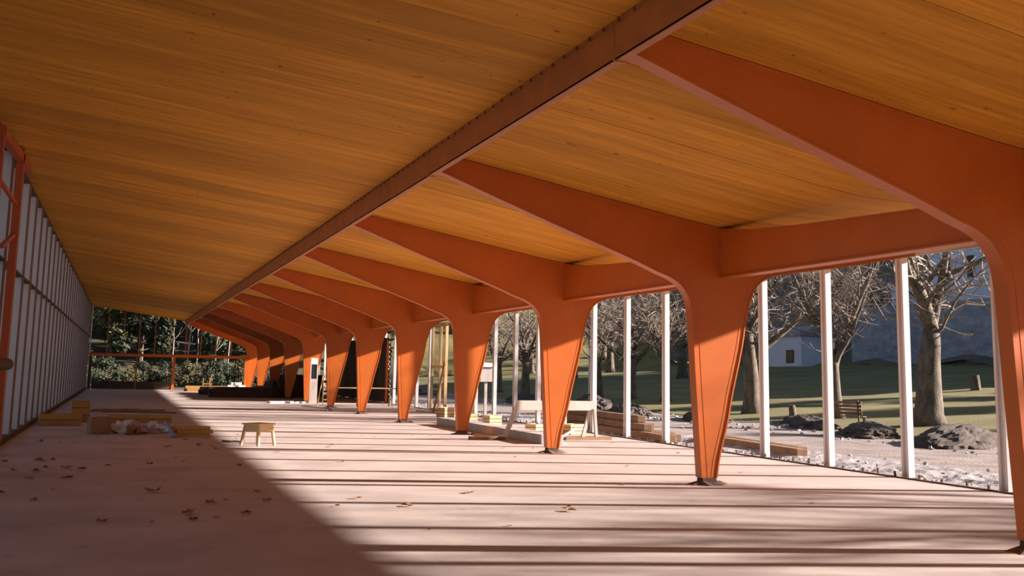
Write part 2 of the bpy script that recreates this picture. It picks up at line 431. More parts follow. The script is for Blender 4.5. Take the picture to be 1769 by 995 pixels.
# ------------------------------------------------------------------ bare trees
def bare_tree_meshes(seed, H=3.1, r0=.33, nl=6, reach=3.4, dens=1.0, steep=(.7, 1.7), lr=(.38, .55)):
    rnd = random.Random(seed)
    trunk, tw = MB(), MB(); limbs = []
    def path(p, d, L, n_, wig, lift):
        pts = [Vector(p)]; d = Vector(d).normalized()
        for i in range(n_):
            d = (d+Vector((rnd.uniform(-wig, wig), rnd.uniform(-wig, wig), rnd.uniform(-wig, wig)+lift))).normalized()
            pts.append(pts[-1]+d*L/n_)
        return pts, d
    lean = Vector((rnd.uniform(-.05, .05), rnd.uniform(-.05, .05), 1))
    tp, td = path((0, 0, -.15), lean, H+.15, 6, .05, .02)
    rad = [r0*1.55, r0*1.12, r0, r0*.93, r0*.86, r0*.80, r0*.62]
    trunk.tube(tp, rad, 12)
    top = tp[-1]
    for i in range(nl):
        a = 2*math.pi*(i+rnd.uniform(-.25, .25))/nl
        d = Vector((math.cos(a), math.sin(a), rnd.uniform(*steep)))
        lb = MB(); L = reach*rnd.uniform(.75, 1.15)
        st = tp[rnd.choice((4, 5, 6, 6, 6))]
        lp, ld = path(st, d, L, 6, .22, .04); r1 = r0*rnd.uniform(*lr)
        lb.tube(lp, [r1*(1-.11*q) for q in range(7)], 7)
        for s in range(int(6*dens)):
            q = rnd.randint(1, 6); b0 = lp[q]; a2 = rnd.uniform(0, 6.28)
            d2 = Vector((math.cos(a2), math.sin(a2), rnd.uniform(-.1, 1.0)))+d*.3
            bp_, bd = path(b0, d2, reach*rnd.uniform(.4, .8), 6, .32, .03); r2 = r1*rnd.uniform(.28, .45)
            lb.tube(bp_, [r2*(1-.11*z) for z in range(7)], 5)
            for t in range(int(7*dens)):
                q2 = rnd.randint(1, 6); a3 = rnd.uniform(0, 6.28)
                d3 = Vector((math.cos(a3), math.sin(a3), rnd.uniform(-.2, 1.1)))
                tp_, _d = path(bp_[q2], d3, reach*rnd.uniform(.2, .5), 4, .35, .04); r3 = r2*rnd.uniform(.3, .5)
                tw.tube(tp_, [r3, r3*.85, r3*.7, r3*.55, r3*.4], 3, False)
                for u in range(2):
                    q3 = rnd.randint(1, 4); a4 = rnd.uniform(0, 6.28)
                    d4 = Vector((math.cos(a4), math.sin(a4), rnd.uniform(-.2, 1.2)))
                    t2, _d = path(tp_[q3], d4, reach*rnd.uniform(.1, .28), 3, .3, .04)
                    tw.tube(t2, [r3*.5, r3*.45, r3*.38, r3*.3], 3, False)
        limbs.append(lb)
    return (trunk.mesh('trunk', M['bark'], True), [l_.mesh('limb', M['bark'], True) for l_ in limbs], tw.mesh('twigs', M['twig']))
BT_ = [bare_tree_meshes(11, 2.7, .36, 4, 3.9, .95, (2.0, 4.2), (.5, .66)), bare_tree_meshes(23, 2.2, .23, 5, 3.4, 1.0, (1.2, 3.2), (.42, .6)), bare_tree_meshes(37, 2.8, .28, 6, 3.2, 1.2, (.5, 1.8))]
def bare_tree(X, Y, var, rz, sc, label, group='bare plane trees along the lawn'):
    o = empty('bare_tree', (X, Y, zt(X, Y)), rz); o.scale = (sc, sc, sc)
    tm, lm, tw = BT_[var]
    p = bpy.data.objects.new('trunk', tm); COL.objects.link(p); p.parent = o
    for me in lm:
        q = bpy.data.objects.new('limb', me); COL.objects.link(q); q.parent = o
    q = bpy.data.objects.new('twigs', tw); COL.objects.link(q); q.parent = o; tag(q, kind='stuff')
    return tag(o, label, 'tree', group)
bare_tree(24.73, 30.26, 0, .4, 1.15, 'thickest bare plane tree, forking low, behind the second white post from the right')
bare_tree(24.94, 35.5, 1, 2.1, 1.05, 'slender bare plane tree behind the third white post from the right')
bare_tree(24.2, 40.2, 2, 4.0, 1.15, 'dark-trunked bare plane tree just right of the nearest complete crutch')
bare_tree(26.9, 53.2, 1, 5.2, 1.0, 'bare plane tree seen just left of the nearest complete crutch column')
bare_tree(26.0, 55.5, 2, .9, .95, 'bare plane tree between the sixth and seventh white posts from the right')
bare_tree(25.5, 58.6, 1, 3.3, 1.0, 'pale leaning bare tree beside the thin white pole on the lawn')
bare_tree(24.1, 67.0, 0, 1.7, .8, 'bare tree on the lawn behind the white bench')
bare_tree(25.0, 75.0, 2, 2.6, .9, 'farthest bare plane tree of the row along the lawn')
for i, (X, Y) in enumerate(((25.2, 6.6), (24.6, 1.0), (25.4, -4.6), (24.8, -10))):
    bare_tree(X, Y, (2+i) % 3, 1.3*i, 1.2, 'bare plane tree of the lawn row standing beyond the right frame edge')
hp = [(50, 92), (57, 102), (44, 84), (62, 118), (50, 112), (40, 98), (70, 95), (72, 124), (58, 132), (46, 126), (58, 146), (80, 112), (70, 140), (36, 116)]
hp += [(28, 132), (34, 140), (24, 122), (42, 146)]
hp.sort(key=lambda p: p[0]/p[1])
for i, (X, Y) in enumerate(hp):
    bare_tree(X, Y, i % 3, .9*i, 1.15+.06*(i % 4), 'distant bare tree below the dark hillside, %s from the left' % ORD[i+1], 'distant bare trees by the hillside')

# ------------------------------------------------------------------ leafy woodland beyond the end wall
def leafy_meshes(seed, h, rx, n_, m, ls=.16, bottom=.15):
    rnd = random.Random(seed); f = MB(); t = MB()
    t.tube([(0, 0, -.3), (.05, 0, h*.4), (-.05, .05, h*.85)], [.16, .12, .05], 6)
    cl = []
    for i in range(26):
        zc = rnd.uniform(bottom, .95); wv = math.sin(math.pi*min(1, (zc*.9+.12)))**.7
        a = rnd.uniform(0, 6.28); rr = rx*wv*rnd.uniform(.3, .95)
        cl.append((Vector((rr*math.cos(a), rr*math.sin(a), zc*h)), rx*rnd.uniform(.22, .42)))
        t.tube([(0, 0, zc*h*.75), tuple(cl[-1][0])], [.04, .015], 4)
    for i in range(n_):
        c, r_ = rnd.choice(cl)
        v = Vector((rnd.gauss(0, 1), rnd.gauss(0, 1), rnd.gauss(0, .8))).normalized()*r_*rnd.uniform(.5, 1.05)
        p = c+v; nrm = (v.normalized()+Vector((rnd.uniform(-.8, .8), rnd.uniform(-.8, .8), rnd.uniform(-.3, .9)))).normalized()
        x = nrm.orthogonal().normalized(); y = nrm.cross(x); s = ls*rnd.uniform(.6, 1.5); k = len(f.v)
        f.v += [tuple(p-x*s), tuple(p-y*s*.5), tuple(p+x*s), tuple(p+y*s*.5)]; f.f.append((k, k+1, k+2, k+3))
    return f.mesh('foliage', m), t.mesh('stem', M['bark'])
LV = [leafy_meshes(1, 9, 2.4, 7000, M['ever']), leafy_meshes(2, 8, 2.2, 3600, M['olive']), leafy_meshes(3, 7, 2.0, 2800, M['brownleaf']),
      leafy_meshes(4, 2.6, 1.6, 2400, M['ever'], .10, .02), leafy_meshes(5, 1.8, 1.4, 1800, M['olive'], .08, .02)]
kinds = ['dark evergreen tree', 'olive green tree', 'brown-leaved tree', 'dark green bush', 'yellow-green bush']
gz = lambda X, Y: -.15+max(0, Y-84)*.30*min(1, max(.35, 1-(X-8)/60))
spots = []
rr = random.Random(5)
for i in range(15): spots.append((-9+2.05*i+rr.uniform(-.5, .5), 92+rr.uniform(-3, 6), [0, 1, 0, 2, 1, 0, 1, 2][i % 8], rr.uniform(.95, 1.3)))
for i in range(16): spots.append((-16+2.5*i+rr.uniform(-.8, .8), 106+rr.uniform(-4, 5), [0, 2, 0, 1][i % 4], rr.uniform(1.0, 1.3)))
for i in range(13): spots.append((-5+1.35*i+rr.uniform(-.3, .3), 83+rr.uniform(-1.5, 2.5), [3, 4, 3][i % 3], rr.uniform(.6, 1.0)))
cnt = {}
for (X, Y, v, s) in sorted(spots):
    o = empty('bush' if v > 2 else 'leafy_tree', (X, Y, gz(X, Y)-.05), rr.uniform(0, 6)); o.scale = (s, s, s)
    a = bpy.data.objects.new('foliage', LV[v][0]); COL.objects.link(a); a.parent = o; tag(a, kind='stuff')
    b = bpy.data.objects.new('stem', LV[v][1]); COL.objects.link(b); b.parent = o
    key = (v, Y > 101); cnt[key] = cnt.get(key, 0)+1
    row = 'behind' if Y > 101 else 'in front'
    tag(o, '%s beyond the end wall, %s from left among those %s' % (kinds[v], ORD[cnt[key]], row), 'bush' if v > 2 else 'tree', 'woodland beyond the end wall')
for i, (X, Y) in enumerate(((52, 20), (57, 29), (54, 37), (61, 13), (62, 44))):
    o = empty('leafy_tree', (X, Y, zt(X, Y)-.05), 1.1*i); o.scale = (1.25, 1.25, 1.15)
    a = bpy.data.objects.new('foliage', LV[0][0]); COL.objects.link(a); a.parent = o; tag(a, kind='stuff')
    b = bpy.data.objects.new('stem', LV[0][1]); COL.objects.link(b); b.parent = o
    tag(o, 'evergreen tree shading the lawn from beyond the right frame edge', 'tree', 'evergreens shading the lawn')
for i, (X, Y, hh) in enumerate(((3.6, 88, 7), (4.6, 87, 6.5), (5.3, 89, 8), (6.6, 86.5, 6), (7.6, 88, 7))):
    m = MB(); pts = [(0, 0, -.2)]; rb = random.Random(60+i)
    for q in range(6): pts.append((pts[-1][0]+rb.uniform(-.16, .16), pts[-1][1], hh*(q+1)/6))
    o = empty('thin_tree', (X, Y, gz(X, Y))); m.tube(pts, [.07-.009*q for q in range(7)], 5); m.build('trunk', M['twig'], o, True)
    for q in range(7):
        p = pts[rb.randint(2, 5)]; bm_ = MB(); e = (p[0]+rb.uniform(-.9, .9), rb.uniform(-.4, .4), p[2]+rb.uniform(.5, 1.3))
        bm_.tube([p, ((p[0]+e[0])/2+.1, e[1]/2, (p[2]+e[2])/2), e], [.025, .018, .008], 4); bm_.build('branch', M['twig'], o)
    tag(o, 'thin pale-stemmed sapling beyond the end wall, %s from the left' % ORD[i+1], 'tree', 'pale saplings beyond the end wall')

# ------------------------------------------------------------------ far wall, house and hut on the slope
rw = MB(); rw.box(67.2, 68.6, 30, 93, 1.5, 8.3); tag(rw.build('retaining_wall', M['wallstone']), 'dark grey stone retaining wall at the top of the lawn', 'wall')
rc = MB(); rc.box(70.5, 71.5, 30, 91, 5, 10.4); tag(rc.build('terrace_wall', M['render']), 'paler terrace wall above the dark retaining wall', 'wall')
hs = empty('hillside_house', (74, 82, 8)); tag(hs, 'bluish rendered house with dark windows on the terrace at upper right', 'house')
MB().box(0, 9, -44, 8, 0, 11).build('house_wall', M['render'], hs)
MB().box(-.6, 9.6, -44.6, 8.6, 11, 11.5).build('roof', M['darkwood'], hs)
for fl_ in range(2):
    for q in range(15):
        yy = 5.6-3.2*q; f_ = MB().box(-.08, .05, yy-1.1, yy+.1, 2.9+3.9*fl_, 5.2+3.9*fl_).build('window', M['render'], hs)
        MB().box(-.10, -.085, yy-.98, yy-.02, 3.02+3.9*fl_, 5.08+3.9*fl_).build('pane', M['glassdark'], f_)
ht = empty('white_hut', (64.5, 102.8, 2.5), math.radians(0)); tag(ht, 'low pale blue-white hut with a dark square window beyond the lawn', 'hut')
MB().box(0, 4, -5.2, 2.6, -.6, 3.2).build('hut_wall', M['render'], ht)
MB().prism([(-.3, 3.2), (4.3, 3.2), (4.3, 3.6), (2, 4.3), (-.3, 3.6)], -5.5, 2.9).build('hut_roof', M['wallstone'], ht)
wn = MB().box(-.05, .02, -3.9, -2.5, .5, 1.8).build('window', M['darkwood'], ht); MB().box(-.07, -.055, -3.8, -2.6, .6, 1.7).build('pane', M['glassdark'], wn)
MB().box(-.05, .02, 1.0, 1.3, .3, 1.6).build('vent', M['darkwood'], ht)

# ------------------------------------------------------------------ earth mounds, stumps, garden bench, poles
def lump(name, m, loc, sx, sy, sz, seed, rz=0, nu=18, nv=8, amp=.35, rough=False):
    b = MB(); rnd = random.Random(seed); off = Vector((rnd.uniform(0, 50), rnd.uniform(0, 50), 0))
    for j in range(nv+1):
        ph = math.pi/2*j/nv
        for i in range(nu):
            a = 2*math.pi*i/nu; v = Vector((math.cos(a)*math.cos(ph), math.sin(a)*math.cos(ph), math.sin(ph)))
            q = 1+amp*noise.noise(v*2.3+off)+amp*.5*noise.noise(v*6+off); 
            if rough: q += .05*noise.noise(v*11+off)+.025*noise.noise(v*27+off)
            b.v.append((v.x*sx*q, v.y*sy*q, (v.z**1.3)*sz*q-.02))
    for j in range(nv):
        for i in range(nu):
            i2 = (i+1) % nu; b.f.append((j*nu+i, j*nu+i2, (j+1)*nu+i2, (j+1)*nu+i))
    o = b.build(name, m); o.location = loc; o.rotation_euler = (0, 0, rz); return o
mds = [((20.9, 24.4), 2.0, 1.0, .55, 'widest dark earth mound beyond the two rightmost white posts', .7),
       ((20.9, 28.2), 1.7, .8, .42, 'low earth mound at the foot of the thickest plane tree', 1.0),
       ((22.2, 33.3), 2.2, .7, .40, 'long low earth mound between the garden bench and the lawn', 1.2),
       ((20.6, 37.4), 1.9, .8, .42, 'earth mound in front of the dark-trunked tree right of the crutch', 1.2),
       ((19.7, 42.2), 1.7, .8, .50, 'earth mound seen just left of the nearest complete crutch', 1.3),
       ((19.6, 45.8), 1.6, .9, .75, 'tallest rubble-strewn earth mound behind the seventh white post', 1.3),
       ((20.4, 51.5), 1.8, .9, .5, 'earth mound behind the white bench back', 1.3),
       ((20.8, 58), 1.8, .9, .55, 'farthest earth mound along the lawn edge', 1.3)]
for i, ((X, Y), a, b, c, lab, rz) in enumerate(mds):
    tag(lump('earth_mound', M['earth'], (X, Y, -.13), a*1.45, b*1.1, c*.95, i+3, rz, 64, 22, .16, True), lab, 'mound', 'earth mounds along the lawn')
sm_ = MB()
rq = random.Random(9)
for i in range(1600):
    X = 11.75+abs(rq.gauss(0, 1.3)) if i < 1200 else rq.uniform(18, 22); Y = rq.uniform(4, 60); s = rq.uniform(.012, .04)*(1 if i < 1200 else 1.6)
    m = Matrix.Translation((X, Y, -.12+s*.4)) @ Matrix.Rotation(rq.uniform(0, 6), 4, Vector((rq.random(), rq.random(), rq.random()+.1)).normalized())
    sm_.box(-s*rq.uniform(.5, 1.2), s*rq.uniform(.5, 1.2), -s, s, -s*.6, s*.6, m)
tag(sm_.build('rubble_stones', M['stone']), 'pale stones and rubble scattered on the gravel beside the slab', 'rubble', kind='stuff')
gr = MB(); nx, ny = 26, 420
for jj in range(ny+1):
    for ii in range(nx+1):
        X = 11.72+3.4*ii/nx; Y = 2+44*jj/ny; u_ = ii/nx
        env = math.sin(math.pi*min(1, u_*1.02))**.6*(.55+.45*noise.noise((X*.5, Y*.35, 4)))
        gr.v.append((X, Y, -.15+env*(.10+.10*noise.noise((X*2.1, Y*2.1, 0))+.05*noise.noise((X*6, Y*6, 2)))))
for jj in range(ny):
    for ii in range(nx):
        a = jj*(nx+1)+ii; gr.f.append((a, a+1, a+nx+2, a+nx+1))
tag(gr.build('gravel_heaps', M['shingle']), 'uneven heaps of pale grey gravel along the outer slab edge', 'gravel', kind='stuff')
def stump(X, Y, r_, h_, lab):
    o = empty('tree_stump', (X, Y, zt(X, Y))); m = MB(); m.tube([(0, 0, -.1), (.02, 0, h_*.5), (0, .02, h_)], [r_*1.3, r_, r_*.9], 10); m.build('stump_body', M['bark'], o)
    m = MB(); m.tube([(0, .02, h_), (0, .02, h_+.012)], r_*.8, 10); m.build('cut_top', M['oldwood'], o); tag(o, lab, 'stump')
stump(23.1, 35.6, .13, .55, 'short dark stump at the lawn edge between third and fourth white posts')
stump(39.8, 45.2, .22, .75, 'small dark stump alone on the shaded lawn at far right')
gb = empty('garden_bench', (22.0, 30.9, -.12), math.radians(122)); tag(gb, 'slatted garden bench beside the slender tree at the lawn edge', 'bench')
for q in range(4): MB().box(-.65, .65, .20+.018*q, .225+.018*q, .50+.11*q, .58+.11*q).build('back_slat', M['oldwood'], gb)
for q in range(3): MB().box(-.65, .65, -.22+.13*q, -.12+.13*q, .42, .445).build('seat_slat', M['oldwood'], gb)
for s in (-.55, .55):
    MB().bar((s, -.2, 0), (s, -.18, .42), .05, .05).build('leg', M['rust'], gb); MB().bar((s, .18, 0), (s, .30, .95), .05, .05).build('leg', M['rust'], gb)
def pole(X, Y, h_, r_, lab, m='white'):
    o = empty('lawn_pole', (X, Y, zt(X, Y))); MB().tube([(0, 0, -.2), (0, 0, h_)], r_, 8).build('shaft', M[m], o); MB().tube([(0, 0, h_), (0, 0, h_+.06)], r_*1.3, 8).build('cap', M[m], o)
    MB().tube([(0, 0, -.05), (0, 0, .08)], r_*2.2, 8).build('footing', M['kerb'], o); tag(o, lab, 'pole')
pole(26.4, 62.1, 5.6, .10, 'thin pale pole on the lawn just right of the second crutch')
bxp = empty('notice_box', (13.1, 40.9, -.12)); tag(bxp, 'grey-white box with sloping lid on a thin post outside the facade', 'box')
MB().box(-.05, .05, -.05, .05, 0, 1.25).build('post', M['greywood'], bxp); MB().box(-.30, .22, -.28, .28, 1.25, 1.80).build('box_body', M['greywood'], bxp)
MB().prism([(-.38, 1.80), (.30, 1.80), (.30, 1.92), (-.38, 2.0)], -.34, .34).build('lid', M['white'], bxp)
# timbers lying outside behind the bench
tl = [((12.6, 24.6, -.02), (13.0, 31.5, -.02)), ((12.95, 25.0, -.02), (13.4, 32.4, -.02)), ((13.3, 26.0, -.02), (13.8, 34.4, -.02)), ((12.85, 26.4, .16), (13.3, 32.6, .16)), ((13.2, 27, .16), (13.6, 33.8, .16)),
      ((13.05, 27.2, .34), (13.5, 33.2, .34)), ((13.2, 20.0, -.02), (13.8, 25.4, -.02)), ((13.6, 20.6, -.02), (14.2, 25.8, -.02))]
tlab = ['lowest near timber of the pile beyond the posts', 'second bottom timber of the pile beyond the posts', 'farthest bottom timber of the pile beyond the posts', 'near timber in the middle layer of the pile beyond the posts',
        'far timber in the middle layer of the pile beyond the posts', 'topmost timber of the pile beyond the posts', 'near loose timber lying on gravel right of the pile', 'far loose timber lying on gravel right of the pile']
for (a, b), lab in zip(tl, tlab):
    tag(MB().bar(a, b, .24, .17).build('squared_timber', M['oldwood'], bevel=.012), lab, 'timber', 'timbers lying outside')

# ------------------------------------------------------------------ things on the slab
# stool
st = empty('work_stool', (2.6, 22.55, 0), math.radians(40)); tag(st, 'small wooden stool with splayed legs alone on the sunlit floor', 'stool')
MB().box(-.23, .23, -.23, .23, .395, .425).build('seat', M['wood'], st, bevel=.006)
for a in range(4):
    m4 = Matrix.Rotation(math.pi/2*a, 4, 'Z')
    MB().box(-.185, .185, -.20, -.175, .27, .395, m4).build('apron', M['wood'], st)
    p = m4 @ Vector((.175, .175, .395)); q = m4 @ Vector((.225, .225, 0)); MB().bar(q, p, .045, .045).build('leg', M['wood'], st)
# bench seen from behind with runner feet
be = empty('white_bench', (9.4, 24.0, 0), math.radians(3)); tag(be, 'weathered white bench with plank back on raking legs behind the second crutch', 'bench')
MB().box(-.95, .97, -.02, .02, .66, .875).build('back_plank', M['greywood'], be, bevel=.004)
MB().bar((-.93, .0, .86), (-1.27, .0, .07), .05, .10).build('leg', M['greywood'], be)
MB().box(-2.0, -1.22, -.09, .09, .0, .075, Matrix.Translation((0, .25, 0)) @ Matrix.Rotation(.0, 4, 'Z')).build('runner_foot', M['oldwood'], be)
MB().bar((-1.27, .0, .05), (-1.25, .34, .05), .07, .07).build('runner_tie', M['oldwood'], be)
MB().bar((.86, .02, .70), (.66, .02, .07), .06, .08).build('leg', M['greywood'], be)
MB().bar((.93, -.02, .70), (.98, -.02, .07), .06, .08).build('leg', M['greywood'], be)
MB().box(.2, 1.35, -.09, .09, 0, .07).build('runner_foot', M['oldwood'], be)
MB().bar((.05, .0, .03), (.5, .05, .26), .035, .05).build('brace', M['white'], be)
# raised kerb platform
tag(MB().box(8.5, 9.0, 22.6, 31.0, 0, .20).build('concrete_kerb', M['kerb'], bevel=.01), 'long low concrete kerb lying between the second and third crutches', 'kerb')
def crate(X, Y, z, a, b, c, rz, lab, m='wood', slats=3):
    o = empty('crate', (X, Y, z), rz)
    MB().box(-a/2+.012, a/2-.012, -b/2+.012, b/2-.012, 0.005, c*.8).build('inner_box', M['darkwood'], o)
    hh = c/slats
    for s in range(slats):
        z0 = s*hh+.008; z1 = (s+1)*hh-.008
        for (x0, x1, y0, y1) in ((-a/2, a/2, -b/2, -b/2+.014), (-a/2, a/2, b/2-.014, b/2), (-a/2, -a/2+.014, -b/2+.015, b/2-.015), (a/2-.014, a/2, -b/2+.015, b/2-.015)):
            MB().box(x0, x1, y0, y1, z0, z1).build('slat', M[m], o)
    tag(o, lab, 'crate', 'crates on the building site'); return o
crate(9.75, 26.3, 0, .42, .36, .26, .5, 'pale wooden crate beside the second crutch, left of its foot')
crate(10.72, 26.3, 0, .44, .36, .26, .35, 'wooden crate by the white post just right of the second crutch')
crate(9.95, 30.4, 0, .42, .36, .30, .3, 'open slatted crate behind the left end of the bench back')
crate(9.6, 31.6, 0, .44, .4, .30, .2, 'wooden crate on the floor just right of the third crutch')
crate(10.2, 36.0, 0, .50, .45, .32, .4, 'wooden crate at the foot of the glazed frame')
# glazed frame waiting for installation
gf = empty('glazed_frame', (11.05, 40.3, .03)); tag(gf, 'tall timber-framed glazed door unit standing in the facade', 'door frame')
for yy in (-1.05, -.28, .85): MB().box(-.05, .05, yy-.05, yy+.05, 0, 3.2).build('stile', M['wood'], gf)
for zz in (.05, 1.62, 3.15): MB().box(-.04, .04, -1.0, .80, zz-.05, zz+.05).build('rail', M['wood'], gf)
for (y0, y1) in ((-1.0, -.33), (-.23, .80)):
    for (z0, z1) in ((.1, 1.57), (1.67, 3.1)): MB().box(-.004, .004, y0, y1, z0, z1).build('pane', M['glass'], gf)
MB().bar((-.45, -1.15, .0), (-.07, -1.15, 1.75), .16, .03).build('leaning_board', M['oldwood'], gf)
kb = MB().box(10.6, 11.4, 38.6, 41.6, 0, .03).build('threshold_slab', M['kerb']); tag(kb, 'thin concrete threshold under the glazed door unit', 'threshold')
# tarpaulin screen along the far facade
ts = empty('tarpaulin_screen', (11.50, 51.2, 0)); tag(ts, 'dark brown tarpaulin screen hung along the far posts', 'tarpaulin')
tm = MB(); nx, nz = 60, 12
for side in (0, 1):
    for j in range(nz+1):
        for i in range(nx+1):
            z = 2.95*j/nz+.02; y0 = .75*j/nz-1.4; yy = y0+(14.6-y0)*i/nx
            tm.v.append((.05*math.sin(yy*2.3+j*.3)+.03*math.sin(yy*5.1)+side*.012, yy, z+.05*math.sin(yy*1.7)*j/nz))
K = (nx+1)*(nz+1)
for j in range(nz):
    for i in range(nx):
        a = j*(nx+1)+i; tm.f.append((a, a+1, a+nx+2, a+nx+1)); tm.f.append((K+a, K+a+nx+1, K+a+nx+2, K+a+1))
tm.build('canvas', M['tarp'], ts, True)
rp_ = MB(); pts = []
for i in range(90):
    z = .03+2.8*i/89; pts.append((-.05+.04*math.sin(i*.9), -1.48+.75*z/2.95+.06*math.cos(i*.9)+.05*math.sin(i*.13), z))
rp_.tube(pts, .016, 5); rp_.build('lacing_rope', M['rope'], ts)
tag(MB().box(11.30, 11.38, 50.0, 50.14, 0, 2.85).build('orange_board', M['orange']), 'narrow orange board standing beside the tarpaulin edge', 'board')
# trestle table by the sixth crutch
tb = empty('trestle_table', (9.3, 46.1, 0), .03); tag(tb, 'plank on wooden trestles behind the sixth and seventh crutches from right', 'table')
MB().box(-1.3, 1.5, -.18, .18, .72, .76).build('plank', M['wood'], tb)
for s in (-1.2, .0, 1.35):
    for q in (-1, 1):
        MB().bar((s, .30*q, 0), (s, .05*q, .72), .05, .05).build('leg', M['oldwood'], tb)
    MB().bar((s, -.2, .28), (s, .2, .28), .04, .04).build('rung', M['oldwood'], tb)
# step ladder left
sl_ = empty('step_ladder', (7.95, 46.0, 0), .2); tag(sl_, 'pale wooden step ladder standing by the seventh crutch from the right', 'ladder')
for q in (-1, 1):
    MB().bar((-.22*q-.05, -.3, 0), (-.15*q, 0, 1.35), .035, .05).build('stile', M['wood'], sl_)
    MB().bar((-.22*q-.05, .3, 0), (-.15*q, .02, 1.35), .03, .04).build('stay', M['wood'], sl_)
for q in range(4): MB().box(-.2, .18, -.26+.06*q, -.18+.06*q, .25+.27*q, .275+.27*q).build('tread', M['wood'], sl_)
# door leaf leaning at the eighth crutch
dl = empty('door_leaf', (7.95, 49.4, 0)); tag(dl, 'grey door leaf with a small pale light standing at the eighth crutch', 'door')
MB().box(-.17, .17, -.02, .02, 0, 1.05).build('lower_panel', M['greywood'], dl); MB().box(-.17, -.12, -.02, .02, 1.05, 1.95).build('stile', M['greywood'], dl); MB().box(.12, .17, -.02, .02, 1.05, 1.95).build('stile', M['greywood'], dl)
MB().box(-.12, .12, -.02, .02, 1.68, 1.95).build('top_panel', M['white'], dl); MB().box(-.12, .12, -.006, .006, 1.05, 1.68).build('dark_light', M['glassdark'], dl)
# white boards on floor, pale hose
tag(MB().bar((6.0, 48.9, .045), (7.05, 49.3, .045), .30, .09).build('white_board', M['white']), 'longer white board lying on the floor before the dark lumber', 'board')
tag(MB().bar((7.15, 49.5, .03), (7.6, 49.75, .03), .25, .06).build('white_board', M['white']), 'short white board at the end of the longer one', 'board')
hz = MB(); hz.tube([(6.9+.9*math.sin(t*.33)*(.4+t*.05), 45.5-.75*t*.75, .012) for t in range(10)], .012, 5); tag(hz.build('floor_cable', M['rust'], smooth=True), 'thin dark cable curling across the far sunlit floor', 'cable')
bw = MB(); bw.tube([(2.02, 23.7, .012), (2.16, 23.5, .014), (2.26, 23.6, .012), (2.38, 23.45, .014), (2.46, 23.62, .012)], .018, 5); tag(bw.build('wire_scrap', M['rust'], smooth=True), 'short scrap of bent dark wire left of the stool', 'wire')
# dark lumber and brick pile far back
def stack(name, X, Y, nx_, nz_, L, w_, h_, rz, m, lab, cat='lumber stack'):
    o = empty(name, (X, Y, 0), rz); rn = random.Random(int(X*100))
    for j in range(nz_):
        for i in range(nx_):
            dx = rn.uniform(-.15, .15)
            MB().box(-L/2+dx, L/2+dx, i*w_*1.06, i*w_*1.06+w_, j*h_*1.02, j*h_*1.02+h_).build('plank', M[m], o)
    tag(o, lab, cat); return o
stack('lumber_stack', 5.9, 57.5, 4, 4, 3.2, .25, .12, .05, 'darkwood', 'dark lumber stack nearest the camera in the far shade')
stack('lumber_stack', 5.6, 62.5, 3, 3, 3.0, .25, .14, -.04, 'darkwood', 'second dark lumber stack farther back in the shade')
stack('lumber_stack', 4.9, 70.8, 3, 2, 2.4, .3, .16, .02, 'yellow', 'low yellow lumber stack before the end wall')
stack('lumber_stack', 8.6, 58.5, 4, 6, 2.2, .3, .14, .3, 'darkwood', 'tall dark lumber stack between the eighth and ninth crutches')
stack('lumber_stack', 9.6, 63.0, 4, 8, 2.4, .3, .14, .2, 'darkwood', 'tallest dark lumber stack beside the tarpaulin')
crate(7.15, 61.2, 0, .9, .6, .55, .1, 'dull brown chest at the foot of the ninth crutch', 'oldwood', 2)
rb = random.Random(12)
bi = 0
for lay in range(4):
    for i in range(9-2*lay):
        m = MB().box(-.095, .095, -.12, .12, 0, .15); o = m.build('pale_block', M['white'], bevel=.012); o.location = (5.55+.205*i+.205*lay, 67.5+rb.uniform(-.06, .06), .153*lay); o.rotation_euler = (0, 0, rb.uniform(-.06, .06))
        bi += 1
        tag(o, '%s pale block from the left in the %s layer of the sunlit heap' % (ORD[i+1], ['bottom', 'second', 'third', 'top'][lay]), 'block', 'heap of pale blocks')
hf = empty('small_trestle', (5.05, 72.6, 0)); tag(hf, 'small pale H-shaped wooden trestle before the end wall', 'trestle')
for s in (-.2, .2): MB().box(s-.035, s+.035, -.035, .035, 0, .80).build('leg', M['yellow'], hf)
MB().box(-.165, .165, -.03, .03, .40, .47).build('crossbar', M['yellow'], hf)

